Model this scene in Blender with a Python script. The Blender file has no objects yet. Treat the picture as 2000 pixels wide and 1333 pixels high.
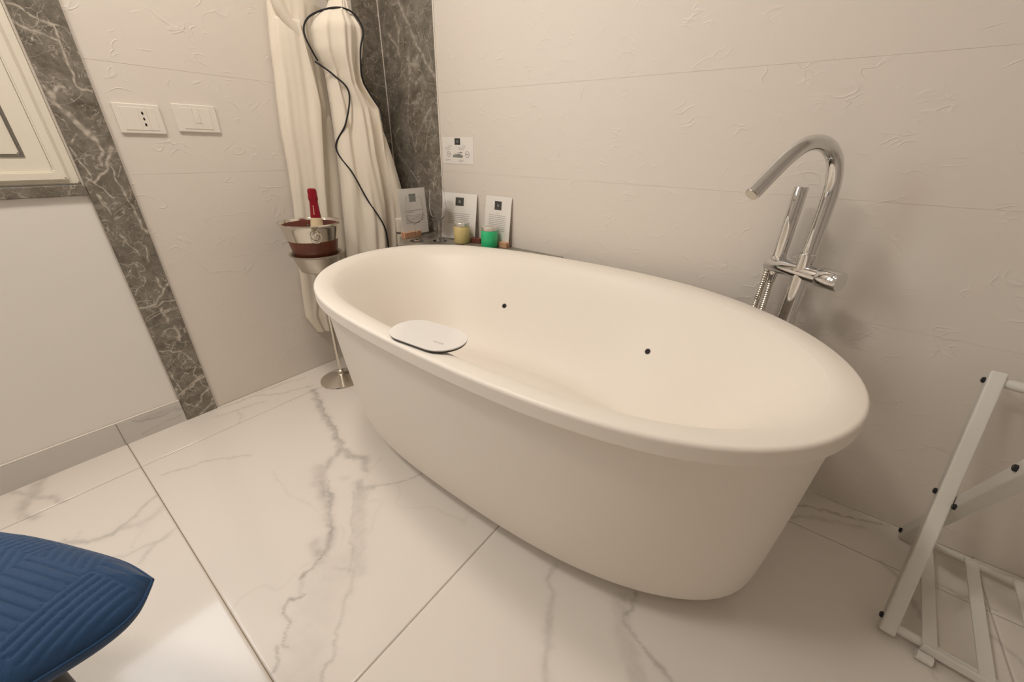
import bpy, bmesh, math, random
import numpy as np
from mathutils import Vector, Matrix
S = bpy.context.scene
COL = S.collection
PI = math.pi
# ------------------------------------------------------------------ camera
cam_d = bpy.data.cameras.new('camera'); cam = bpy.data.objects.new('camera', cam_d); COL.objects.link(cam)
cam_d.sensor_width = 36.0; cam_d.lens = 13.6267; cam_d.clip_start = 0.02
cr = Vector((0.79465, 0.60673, 0.020146)); cu = Vector((-0.284897, 0.343421, 0.894928)); cf = Vector((-0.536063, 0.716894, -0.445756))
cam.matrix_world = Matrix(((cr.x, cu.x, -cf.x, 1.90422), (cr.y, cu.y, -cf.y, -1.44711), (cr.z, cu.z, -cf.z, 1.07), (0, 0, 0, 1)))
S.camera = cam
# ------------------------------------------------------------------ daylight and exposure
W = bpy.data.worlds.new('World'); S.world = W; W.use_nodes = True
bg = W.node_tree.nodes['Background']; bg.inputs[0].default_value = (0.97, 0.985, 1.0, 1); bg.inputs[1].default_value = 4.2
S.view_settings.view_transform = 'Standard'; S.view_settings.look = 'None'; S.view_settings.gamma = 1.0
S.view_settings.use_curve_mapping = False; S.view_settings.exposure = 0.40
cy = S.cycles; cy.max_bounces = 10; cy.diffuse_bounces = 6; cy.glossy_bounces = 5; cy.transmission_bounces = 8; cy.caustics_reflective = False; cy.caustics_refractive = False; cy.sample_clamp_indirect = 6.0
def portal(name, loc, rot, sx, sy):
    l = bpy.data.lights.new(name, 'AREA'); l.shape = 'RECTANGLE'; l.size = sx; l.size_y = sy; l.cycles.is_portal = True
    o = bpy.data.objects.new(name, l); o.location = loc; o.rotation_euler = rot; COL.objects.link(o)
portal('window_portal', (-0.14, -1.93, 1.66), (0, -PI/2, 0), 1.3, 1.3)
# ------------------------------------------------------------------ materials
def newmat(name):
    m = bpy.data.materials.new(name); m.use_nodes = True
    return m, m.node_tree, m.node_tree.nodes['Principled BSDF']
def node(nt, t, **kw):
    n = nt.nodes.new(t)
    for k, v in kw.items():
        if k.startswith('i_'): n.inputs[int(k[2:])].default_value = v
        else: setattr(n, k, v)
    return n
def pmat(name, col, rough=.5, metal=0.0, bump=0.0, bscale=200.0, spec=.5, coat=0.0, sheen=0.0, var=0.0, vscale=8.0, trans=0.0, ior=1.45):
    m, nt, b = newmat(name)
    b.inputs['Base Color'].default_value = (*col, 1); b.inputs['Roughness'].default_value = rough
    b.inputs['Metallic'].default_value = metal; b.inputs['Specular IOR Level'].default_value = spec
    b.inputs['Coat Weight'].default_value = coat; b.inputs['Sheen Weight'].default_value = sheen
    b.inputs['Transmission Weight'].default_value = trans; b.inputs['IOR'].default_value = ior
    tc = node(nt, 'ShaderNodeTexCoord')
    if var > 0:
        n = node(nt, 'ShaderNodeTexNoise'); n.inputs['Scale'].default_value = vscale; n.inputs['Detail'].default_value = 4
        nt.links.new(tc.outputs['Object'], n.inputs['Vector'])
        mx = node(nt, 'ShaderNodeMix', data_type='RGBA')
        mx.inputs[6].default_value = (*[c*(1-var) for c in col], 1); mx.inputs[7].default_value = (*[min(1, c*(1+var)) for c in col], 1)
        nt.links.new(n.outputs['Fac'], mx.inputs[0]); nt.links.new(mx.outputs[2], b.inputs['Base Color'])
    if bump > 0:
        n = node(nt, 'ShaderNodeTexNoise'); n.inputs['Scale'].default_value = bscale; n.inputs['Detail'].default_value = 3
        nt.links.new(tc.outputs['Object'], n.inputs['Vector'])
        bp = node(nt, 'ShaderNodeBump'); bp.inputs['Strength'].default_value = bump; bp.inputs['Distance'].default_value = .002
        nt.links.new(n.outputs['Fac'], bp.inputs['Height']); nt.links.new(bp.outputs[0], b.inputs['Normal'])
    return m
def wall_mat():
    m, nt, b = newmat('textured_wall_tile')
    b.inputs['Roughness'].default_value = .42; b.inputs['Specular IOR Level'].default_value = .35
    geo = node(nt, 'ShaderNodeNewGeometry')
    c = node(nt, 'ShaderNodeTexNoise'); c.inputs['Scale'].default_value = 1.2
    nt.links.new(geo.outputs['Position'], c.inputs['Vector'])
    mx = node(nt, 'ShaderNodeMix', data_type='RGBA'); mx.inputs[6].default_value = (*WALLC, 1); mx.inputs[7].default_value = (*[k*.97 for k in WALLC], 1)
    nt.links.new(c.outputs['Fac'], mx.inputs[0]); nt.links.new(mx.outputs[2], b.inputs['Base Color'])
    # short crescent-shaped wrinkles pressed into the tile
    mp = node(nt, 'ShaderNodeMapping'); mp.inputs['Scale'].default_value = (1.0, 1.0, 1.5)
    nt.links.new(geo.outputs['Position'], mp.inputs['Vector'])
    n = node(nt, 'ShaderNodeTexNoise'); n.inputs['Scale'].default_value = 12; n.inputs['Detail'].default_value = 1.2; n.inputs['Distortion'].default_value = 1.0
    nt.links.new(mp.outputs[0], n.inputs['Vector'])
    a = node(nt, 'ShaderNodeMath', operation='SUBTRACT', i_1=.5); nt.links.new(n.outputs['Fac'], a.inputs[0])
    a2 = node(nt, 'ShaderNodeMath', operation='ABSOLUTE'); nt.links.new(a.outputs[0], a2.inputs[0])
    rp = node(nt, 'ShaderNodeMapRange'); rp.inputs[1].default_value = 0; rp.inputs[2].default_value = .035; rp.inputs[3].default_value = 1; rp.inputs[4].default_value = 0
    nt.links.new(a2.outputs[0], rp.inputs[0])
    k = node(nt, 'ShaderNodeTexNoise'); k.inputs['Scale'].default_value = 13; k.inputs['Detail'].default_value = 1
    nt.links.new(geo.outputs['Position'], k.inputs['Vector'])
    kr = node(nt, 'ShaderNodeMapRange'); kr.inputs[1].default_value = .52; kr.inputs[2].default_value = .66
    nt.links.new(k.outputs['Fac'], kr.inputs[0])
    mu = node(nt, 'ShaderNodeMath', operation='MULTIPLY'); nt.links.new(rp.outputs[0], mu.inputs[0]); nt.links.new(kr.outputs[0], mu.inputs[1])
    f = node(nt, 'ShaderNodeTexNoise'); f.inputs['Scale'].default_value = 60; f.inputs['Detail'].default_value = 3
    nt.links.new(geo.outputs['Position'], f.inputs['Vector'])
    ma = node(nt, 'ShaderNodeMath', operation='MULTIPLY_ADD', i_1=.25); nt.links.new(f.outputs['Fac'], ma.inputs[0]); nt.links.new(mu.outputs[0], ma.inputs[2])
    bp = node(nt, 'ShaderNodeBump'); bp.inputs['Strength'].default_value = .42; bp.inputs['Distance'].default_value = .0022
    nt.links.new(ma.outputs[0], bp.inputs['Height']); nt.links.new(bp.outputs[0], b.inputs['Normal'])
    return m
def floor_mat(name='polished_white_marble_tile', FLOORC=(.765, .72, .665)):
    m, nt, b = newmat(name)
    b.inputs['Roughness'].default_value = .10; b.inputs['Specular IOR Level'].default_value = .5
    at = node(nt, 'ShaderNodeAttribute', attribute_name='vein')
    geo = node(nt, 'ShaderNodeNewGeometry')
    n = node(nt, 'ShaderNodeTexNoise'); n.inputs['Scale'].default_value = 26; n.inputs['Detail'].default_value = 6; n.inputs['Roughness'].default_value = .65
    nt.links.new(geo.outputs['Position'], n.inputs['Vector'])
    nr = node(nt, 'ShaderNodeMapRange'); nr.inputs[1].default_value = .3; nr.inputs[2].default_value = .7; nr.inputs[3].default_value = .45; nr.inputs[4].default_value = 1.35
    nt.links.new(n.outputs['Fac'], nr.inputs[0])
    mu = node(nt, 'ShaderNodeMath', operation='MULTIPLY', use_clamp=True); nt.links.new(at.outputs['Fac'], mu.inputs[0]); nt.links.new(nr.outputs[0], mu.inputs[1])
    g = node(nt, 'ShaderNodeTexNoise'); g.inputs['Scale'].default_value = 1.7; g.inputs['Detail'].default_value = 3
    nt.links.new(geo.outputs['Position'], g.inputs['Vector'])
    base = node(nt, 'ShaderNodeMix', data_type='RGBA'); base.inputs[6].default_value = (*FLOORC, 1); base.inputs[7].default_value = (*[k*.95 for k in FLOORC], 1)
    nt.links.new(g.outputs['Fac'], base.inputs[0])
    mx = node(nt, 'ShaderNodeMix', data_type='RGBA'); nt.links.new(mu.outputs[0], mx.inputs[0]); nt.links.new(base.outputs[2], mx.inputs[6]); mx.inputs[7].default_value = (.20, .175, .165, 1)
    nt.links.new(mx.outputs[2], b.inputs['Base Color'])
    return m
def grey_marble():
    m, nt, b = newmat('grey_veined_marble')
    b.inputs['Roughness'].default_value = .30; b.inputs['Specular IOR Level'].default_value = .4
    geo = node(nt, 'ShaderNodeNewGeometry')
    n = node(nt, 'ShaderNodeTexNoise'); n.inputs['Scale'].default_value = 16; n.inputs['Detail'].default_value = 10; n.inputs['Roughness'].default_value = .78; n.inputs['Distortion'].default_value = .5
    nt.links.new(geo.outputs['Position'], n.inputs['Vector'])
    cr_ = node(nt, 'ShaderNodeValToRGB'); e = cr_.color_ramp.elements
    e[0].position = .36; e[0].color = (.10, .088, .07, 1); e[1].position = .66; e[1].color = (.275, .25, .21, 1)
    nt.links.new(n.outputs['Fac'], cr_.inputs[0])
    cur = cr_.outputs[0]
    rng = [(3.2, .008, 2.2, .40), (7, .009, 1.8, .44), (13, .011, 1.5, .46), (30, .022, 1.0, .50)]
    for sc, wd, dist, thr in rng:
        mp = node(nt, 'ShaderNodeMapping'); mp.inputs['Rotation'].default_value = (.6, .3, .4); mp.inputs['Location'].default_value = (sc, 1.3, 2.7)
        nt.links.new(geo.outputs['Position'], mp.inputs['Vector'])
        v = node(nt, 'ShaderNodeTexNoise'); v.inputs['Scale'].default_value = sc; v.inputs['Detail'].default_value = 3; v.inputs['Distortion'].default_value = dist
        nt.links.new(mp.outputs[0], v.inputs['Vector'])
        a = node(nt, 'ShaderNodeMath', operation='SUBTRACT', i_1=.5); nt.links.new(v.outputs['Fac'], a.inputs[0])
        ab = node(nt, 'ShaderNodeMath', operation='ABSOLUTE'); nt.links.new(a.outputs[0], ab.inputs[0])
        r = node(nt, 'ShaderNodeMapRange'); r.inputs[1].default_value = 0; r.inputs[2].default_value = wd; r.inputs[3].default_value = .8; r.inputs[4].default_value = 0
        nt.links.new(ab.outputs[0], r.inputs[0])
        k = node(nt, 'ShaderNodeTexNoise'); k.inputs['Scale'].default_value = sc*1.3; k.inputs['Detail'].default_value = 2
        nt.links.new(geo.outputs['Position'], k.inputs['Vector'])
        kr = node(nt, 'ShaderNodeMapRange'); kr.inputs[1].default_value = thr; kr.inputs[2].default_value = thr+.14
        nt.links.new(k.outputs['Fac'], kr.inputs[0])
        mu = node(nt, 'ShaderNodeMath', operation='MULTIPLY'); nt.links.new(r.outputs[0], mu.inputs[0]); nt.links.new(kr.outputs[0], mu.inputs[1])
        mx = node(nt, 'ShaderNodeMix', data_type='RGBA'); nt.links.new(mu.outputs[0], mx.inputs[0]); nt.links.new(cur, mx.inputs[6]); mx.inputs[7].default_value = (.52, .47, .40, 1)
        cur = mx.outputs[2]
    at = node(nt, 'ShaderNodeAttribute', attribute_name='vein')
    mx = node(nt, 'ShaderNodeMix', data_type='RGBA'); nt.links.new(at.outputs['Fac'], mx.inputs[0]); nt.links.new(cur, mx.inputs[6]); mx.inputs[7].default_value = (.56, .51, .44, 1)
    nt.links.new(mx.outputs[2], b.inputs['Base Color'])
    return m
def emis(name, col, st):
    m, nt, b = newmat(name)
    b.inputs['Base Color'].default_value = (*col, 1); b.inputs['Emission Color'].default_value = (*col, 1); b.inputs['Emission Strength'].default_value = st
    return m
WALLC = (.735, .685, .625); FLOORC = (.765, .72, .665)
M = dict(
    wall=wall_mat(), floor=floor_mat(), marble=grey_marble(),
    grout=pmat('grout', (.30, .23, .15), .9, bump=.3, bscale=300),
    joint=pmat('wall_joint', (.72, .66, .59), .6, var=.01),
    paint=pmat('white_wall_paint', (.78, .755, .72), .7, bump=.05, bscale=90, var=.01),
    ceil=pmat('ceiling_paint', (.82, .79, .74), .8, var=.01),
    skirt=floor_mat('grey_white_skirting_tile', (.60, .58, .55)),
    lacquer=pmat('cream_lacquer', (.80, .76, .66), .35, bump=.02, bscale=60, var=.01),
    gasket=pmat('grey_gasket', (.17, .155, .135), .5, var=.05),
    tub=pmat('solid_surface', (.775, .725, .655), .38, bump=.02, bscale=400, spec=.4, var=.008, vscale=3),
    chrome=pmat('polished_chrome', (.70, .70, .70), .04, metal=1, var=.01),
    steel=pmat('polished_steel', (.72, .68, .61), .16, metal=1, var=.03, vscale=20),
    brushed=pmat('brushed_steel', (.58, .54, .48), .34, metal=1, bump=.05, bscale=500),
    copper=pmat('rust_brown_lacquer', (.15, .045, .024), .35, var=.12, vscale=30),
    darkin=pmat('dark_bucket_inside', (.16, .045, .03), .3, var=.1),
    foil=pmat('red_foil', (.30, .008, .022), .32, metal=.4, bump=.1, bscale=120),
    label=pmat('cream_neck_label', (.74, .60, .38), .45, var=.05),
    green=pmat('dark_bottle_glass', (.02, .035, .015), .08, coat=.5),
    robe=pmat('cream_terry', (.82, .755, .645), .95, bump=.55, bscale=900, sheen=.25, var=.02, vscale=40),
    black=pmat('black_piping', (.012, .012, .016), .7, bump=.1, bscale=600),
    paper=pmat('white_paper', (.80, .775, .74), .35, var=.01), ink=pmat('grey_ink', (.33, .31, .29), .8, var=.03),
    logo=pmat('dark_print', (.055, .055, .05), .4, var=.25, vscale=120), logo2=pmat('pale_print', (.24, .25, .23), .5, var=.2, vscale=90),
    wood=pmat('pink_beech', (.58, .33, .20), .55, var=.10, vscale=35), redwood=pmat('dark_red_wood', (.16, .05, .035), .55, var=.15, vscale=35),
    lid=pmat('aluminium_lid', (.70, .68, .64), .35, metal=.85, bump=.05, bscale=300),
    ywax=pmat('yellow_wax', (.62, .50, .22), .5, var=.05, coat=.6), gwax=pmat('green_wax', (.02, .50, .20), .45, var=.06, coat=.6),
    plate=pmat('ivory_plastic', (.78, .735, .67), .35, var=.006), hole=pmat('socket_hole', (.012, .01, .01), .8, var=.02),
    tray=pmat('white_gloss_panel', (.76, .735, .70), .12, coat=.4, var=.008), trayu=pmat('dark_tray_edge', (.035, .035, .035), .4, var=.05),
    rack=pmat('white_powder_coat', (.66, .65, .61), .42, bump=.05, bscale=500, var=.01),
    blue=pmat('navy_quilted_velvet', (.006, .040, .112), .8, bump=.35, bscale=700, sheen=.15, var=.12, vscale=60),
    rubber=pmat('black_rubber', (.012, .012, .012), .5, var=.05),
    taupe=pmat('taupe_paint', (.52, .48, .44), .7, bump=.05, bscale=90, var=.02),
    lamp=emis('warm_lamp', (1, .90, .80), 47.0), lampring=pmat('white_lamp_ring', (.8, .79, .76), .4, var=.01))
g, gnt, gb = newmat('clear_glass'); gb.inputs['Base Color'].default_value = (1, 1, 1, 1); gb.inputs['Roughness'].default_value = .0; gb.inputs['Transmission Weight'].default_value = 1; gb.inputs['IOR'].default_value = 1.28
M['glass'] = g
# thin window pane: mostly transparent
g, gnt, gb = newmat('window_glass')
tr = node(gnt, 'ShaderNodeBsdfTransparent'); gl = node(gnt, 'ShaderNodeBsdfGlossy'); gl.inputs['Roughness'].default_value = .02
mxs = node(gnt, 'ShaderNodeMixShader')
mxs.inputs[0].default_value = .07; gnt.links.new(tr.outputs[0], mxs.inputs[1]); gnt.links.new(gl.outputs[0], mxs.inputs[2])
gnt.links.new(mxs.outputs[0], gnt.nodes['Material Output'].inputs['Surface'])
M['pane'] = g
# ------------------------------------------------------------------ mesh helpers
def tag(o, label=None, cat=None, group=None, kind=None):
    if label: o['label'] = label
    if cat: o['category'] = cat
    if group: o['group'] = group
    if kind: o['kind'] = kind
    return o
def empty(name, loc=(0, 0, 0), rz=0.0):
    o = bpy.data.objects.new(name, None); o.location = loc; o.rotation_euler = (0, 0, rz); o.empty_display_size = .05; COL.objects.link(o); return o
def mesh(name, V, Fc, mat, parent=None, smooth=False):
    me = bpy.data.meshes.new(name); me.from_pydata([tuple(map(float, v)) for v in V], [], Fc); me.update()
    if smooth: me.polygons.foreach_set('use_smooth', [True]*len(me.polygons))
    if mat: me.materials.append(M[mat] if isinstance(mat, str) else mat)
    o = bpy.data.objects.new(name, me); COL.objects.link(o)
    if parent: o.parent = parent
    return o
def bm_obj(name, bm, mat, parent=None, smooth=False):
    bmesh.ops.recalc_face_normals(bm, faces=bm.faces[:])
    me = bpy.data.meshes.new(name); bm.to_mesh(me); bm.free()
    if smooth: me.polygons.foreach_set('use_smooth', [True]*len(me.polygons))
    me.materials.append(M[mat]); o = bpy.data.objects.new(name, me); COL.objects.link(o)
    if parent: o.parent = parent
    return o
def box(name, lo, hi, mat, parent=None, bev=0.0, seg=2):
    bm = bmesh.new(); bmesh.ops.create_cube(bm, size=1)
    for v in bm.verts: v.co = Vector([lo[i]+(hi[i]-lo[i])*(v.co[i]+.5) for i in range(3)])
    if bev > 0: bmesh.ops.bevel(bm, geom=bm.edges[:], offset=bev, segments=seg, affect='EDGES', profile=.5)
    return bm_obj(name, bm, mat, parent)
def obox(name, c, ax, ay, az, h, mat, parent=None, bev=0.0, seg=2):
    """oriented box: centre c, unit axes, half sizes h"""
    bm = bmesh.new(); bmesh.ops.create_cube(bm, size=2)
    if True:
        for v in bm.verts: v.co = Vector((v.co.x*h[0], v.co.y*h[1], v.co.z*h[2]))
    if bev > 0: bmesh.ops.bevel(bm, geom=bm.edges[:], offset=bev, segments=seg, affect='EDGES', profile=.5)
    ax, ay, az, c = Vector(ax), Vector(ay), Vector(az), Vector(c)
    for v in bm.verts: v.co = c+ax*v.co.x+ay*v.co.y+az*v.co.z
    return bm_obj(name, bm, mat, parent)
def loft(name, rings, mat, parent=None, cap0=True, cap1=True, smooth=True):
    n = len(rings[0]); V = [p for r in rings for p in r]; Fc = []
    for i in range(len(rings)-1):
        for j in range(n):
            k = (j+1) % n; Fc.append((i*n+j, i*n+k, (i+1)*n+k, (i+1)*n+j))
    if cap0: Fc.append(tuple(range(n-1, -1, -1)))
    if cap1: Fc.append(tuple(range((len(rings)-1)*n, len(rings)*n)))
    o = mesh(name, V, Fc, mat, parent, smooth)
    bm = bmesh.new(); bm.from_mesh(o.data); bmesh.ops.recalc_face_normals(bm, faces=bm.faces[:])
    for f in bm.faces:
        if len(f.verts) > 6: f.smooth = False
    bm.to_mesh(o.data); bm.free(); return o
def lathe(name, prof, c, mat, parent=None, n=40, cap0=True, cap1=True, axis=None):
    """prof: (radius, height) list; axis: unit vector"""
    A = Vector(axis or (0, 0, 1)).normalized(); U = A.orthogonal().normalized(); Wv = A.cross(U); c = Vector(c)
    rings = [[c+A*h+(U*math.cos(2*PI*k/n)+Wv*math.sin(2*PI*k/n))*r for k in range(n)] for r, h in prof]
    o = loft(name, rings, mat, parent, cap0, cap1); autosmooth(o); return o
def autosmooth(o, ang=40):
    me = o.data; bm = bmesh.new(); bm.from_mesh(me)
    for e in bm.edges:
        if len(e.link_faces) == 2 and e.calc_face_angle(0) > math.radians(ang): e.smooth = False
    bm.to_mesh(me); bm.free()
def spline(P, n=8):
    P = [Vector(p) for p in P]; out = []
    for i in range(len(P)-1):
        p0 = P[max(0, i-1)]; p1 = P[i]; p2 = P[i+1]; p3 = P[min(len(P)-1, i+2)]
        for k in range(n):
            t = k/n; out.append(.5*((2*p1)+(p2-p0)*t+(2*p0-5*p1+4*p2-p3)*t*t+(3*p1-p0-3*p2+p3)*t**3))
    out.append(P[-1]); return out
def tube(name, path, r, mat, parent=None, n=16, caps=True):
    P = [Vector(p) for p in path]; rad = r if isinstance(r, (list, tuple)) else [r]*len(P)
    T = [(P[min(i+1, len(P)-1)]-P[max(i-1, 0)]).normalized() for i in range(len(P))]
    U = T[0].orthogonal().normalized(); rings = []
    for i, p in enumerate(P):
        U = (U-T[i]*U.dot(T[i])).normalized(); Wv = T[i].cross(U)
        rings.append([p+(U*math.cos(2*PI*k/n)+Wv*math.sin(2*PI*k/n))*rad[i] for k in range(n)])
    o = loft(name, rings, mat, parent, caps, caps); autosmooth(o, 60); return o
def segdist(X, Y, L):
    D = np.full(X.shape, 9.0)
    for (x0, y0), (x1, y1) in zip(L[:-1], L[1:]):
        dx, dy = x1-x0, y1-y0; t = np.clip(((X-x0)*dx+(Y-y0)*dy)/(dx*dx+dy*dy+1e-12), 0, 1)
        D = np.minimum(D, np.hypot(X-x0-t*dx, Y-y0-t*dy))
    return D
def wob(X, Y, f, seed):
    return (np.sin(X*f*1.0+seed+1.7*np.sin(Y*f*.8+seed*2))+np.sin(Y*f*1.3+seed*3+1.3*np.sin(X*f*1.1)))*.5
def grid_slab(name, us, vs, pos, vein, mat, parent=None):
    """top sheet on a (u,v) grid with a vein attribute; pos(U,V)->x,y,z arrays"""
    U, Vv = np.meshgrid(us, vs, indexing='ij'); x, y, z = pos(U, Vv); co = np.stack([x, y, z], -1).reshape(-1, 3)
    nu, nv = len(us), len(vs); i = np.arange(nu-1)[:, None]*nv+np.arange(nv-1)[None, :]
    q = np.stack([i, i+nv, i+nv+1, i+1], -1).reshape(-1, 4)
    me = bpy.data.meshes.new(name); me.vertices.add(len(co)); me.vertices.foreach_set('co', co.ravel().astype(np.float32))
    me.loops.add(q.size); me.loops.foreach_set('vertex_index', q.ravel().astype(np.int32))
    me.polygons.add(len(q)); me.polygons.foreach_set('loop_start', np.arange(0, q.size, 4).astype(np.int32))
    me.update(calc_edges=True)
    a = me.attributes.new('vein', 'FLOAT', 'POINT'); a.data.foreach_set('value', vein(U, Vv).ravel().astype(np.float32))
    me.materials.append(M[mat]); o = bpy.data.objects.new(name, me); COL.objects.link(o)
    if parent: o.parent = parent
    return o
LAMPS = [(.74, -1.08, 'round warm ceiling lamp nearer the tiled back wall'), (.86, -1.90, 'round warm ceiling lamp further from the tiled back wall')]
JETS = [(.9821, -.2721), (1.5877, -.2832)]
SLATS = [.040, .133, .226, .319, .412, .490]
FLOOR_VEINS= [(0.0218, 0.34, [(0.194, -0.763), (0.365, -0.821), (0.529, -0.86), (0.675, -0.906), (0.737, -0.914), (0.798, -0.884)]), (0.0081, 0.3, [(0.194, -0.763), (0.278, -0.788), (0.449, -0.835), (0.592, -0.872), (0.704, -0.913)]), (0.019, 0.3, [(0.675, -0.906), (0.712, -0.976), (0.752, -1.035), (0.824, -1.058), (0.874, -1.07), (0.911, -1.098), (0.978, -1.125), (1.034, -1.162), (1.039, -1.185), (1.016, -1.194)]), (0.0061, 0.35, [(0.795, -1.024), (0.877, -1.068), (0.913, -1.097), (0.98, -1.124), (1.028, -1.156), (1.043, -1.186)]), (0.0339, 0.18, [(0.706, -1.017), (0.776, -1.055), (0.883, -1.082)]), (0.0268, 0.22, [(0.987, -1.178), (1.024, -1.191), (1.053, -1.198)]), (0.0059, 0.5, [(1.041, -1.194), (1.054, -1.222), (1.063, -1.263)]), (0.0057, 0.5, [(1.108, -1.276), (1.101, -1.298), (1.085, -1.312), (1.098, -1.326), (1.109, -1.337), (1.149, -1.33)]), (0.0055, 0.4, [(1.149, -1.33), (1.175, -1.35), (1.194, -1.365)]), (0.0054, 0.4, [(1.179, -1.372), (1.181, -1.384), (1.21, -1.389), (1.22, -1.403)]), (0.0143, 0.15, [(1.066, -1.26), (1.099, -1.28)]), (0.0173, 0.25, [(0.746, -0.9), (0.798, -0.884), (0.854, -0.922)]), (0.0226, 0.28, [(0.876, -0.963), (0.921, -0.983), (0.93, -0.962), (0.936, -0.948)]), (0.0335, 0.17, [(0.91, -0.977), (1.024, -1.056), (1.16, -1.154)]), (0.0061, 0.2, [(0.902, -0.998), (1.006, -1.07), (1.147, -1.164)]), (0.0067, 0.22, [(1.16, -1.154), (1.196, -1.207), (1.248, -1.253), (1.273, -1.286)]), (0.0065, 0.35, [(1.273, -1.286), (1.295, -1.304), (1.301, -1.324), (1.323, -1.343)]), (0.0057, 0.25, [(1.097, -1.189), (1.122, -1.176), (1.147, -1.166)]), (0.0941, 0.09, [(1.105, -1.186), (1.163, -1.262), (1.227, -1.33), (1.282, -1.375)]), (0.0048, 0.3, [(0.936, -0.948), (0.981, -0.892), (1.006, -0.851), (1.025, -0.796)]), (0.0119, 0.22, [(1.587, -0.798), (1.601, -0.852), (1.629, -0.865), (1.656, -0.939), (1.718, -1.04)]), (0.0065, 0.38, [(1.81, -0.727), (1.804, -0.773), (1.795, -0.8), (1.81, -0.819), (1.869, -0.837), (1.899, -0.853), (1.925, -0.858), (1.944, -0.867)]), (0.0307, 0.16, [(1.774, -0.768), (1.811, -0.833), (1.854, -0.881), (1.885, -0.913)]), (0.019, 0.2, [(1.777, -0.758), (1.809, -0.749)]), (0.0109, 0.25, [(-0.026, -1.731), (0.08, -1.672), (0.148, -1.632), (0.212, -1.605)]), (0.0179, 0.27, [(-0.026, -1.594), (0.017, -1.637), (0.061, -1.663), (0.095, -1.674), (0.14, -1.7), (0.197, -1.69), (0.215, -1.677)]), (0.0269, 0.15, [(0.028, -1.649), (0.087, -1.672), (0.137, -1.698)]), (0.0095, 0.33, [(0.407, -1.421), (0.461, -1.498), (0.481, -1.544), (0.464, -1.588), (0.438, -1.614), (0.397, -1.636)]), (0.0168, 0.17, [(0.484, -1.429), (0.503, -1.481), (0.478, -1.515)]), (0.0071, 0.22, [(0.606, -1.421), (0.616, -1.474), (0.66, -1.516)]), (0.0071, 0.18, [(0.62, -1.445), (0.605, -1.53), (0.582, -1.558)]), (0.0058, 0.15, [(0.396, -1.6), (0.431, -1.615)]), (0.007, 0.25, [(0.157, -0.751), (0.109, -0.883), (0.031, -0.962), (0.028, -1.094)]), (0.0071, 0.2, [(0.057, -0.735), (0.027, -0.845), (0.023, -0.952)]), (0.0068, 0.25, [(0.117, -0.951), (0.094, -1.055), (0.074, -1.137)]), (0.0066, 0.17, [(0.094, -1.055), (0.162, -1.066), (0.194, -1.086)]), (0.006, 0.2, [(0.3, -1.378), (0.334, -1.314), (0.348, -1.262), (0.441, -1.14)]), (0.0047, 0.5, [(2.123, -0.103), (2.18, -0.079), (2.222, -0.067), (2.262, -0.057), (2.298, -0.04), (2.322, -0.032), (2.376, -0.015)]), (0.0093, 0.22, [(2.115, -0.172), (2.183, -0.124), (2.256, -0.093), (2.308, -0.078)]), (0.0087, 0.28, [(2.346, -0.192), (2.373, -0.22), (2.408, -0.298), (2.435, -0.389)]), (0.0056, 0.25, [(2.429, -0.194), (2.483, -0.179), (2.58, -0.179)]), (0.009, 0.25, [(2.539, -0.272), (2.565, -0.294), (2.593, -0.319)]), (0.0081, 0.2, [(2.426, -0.423), (2.422, -0.49)])]
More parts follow.
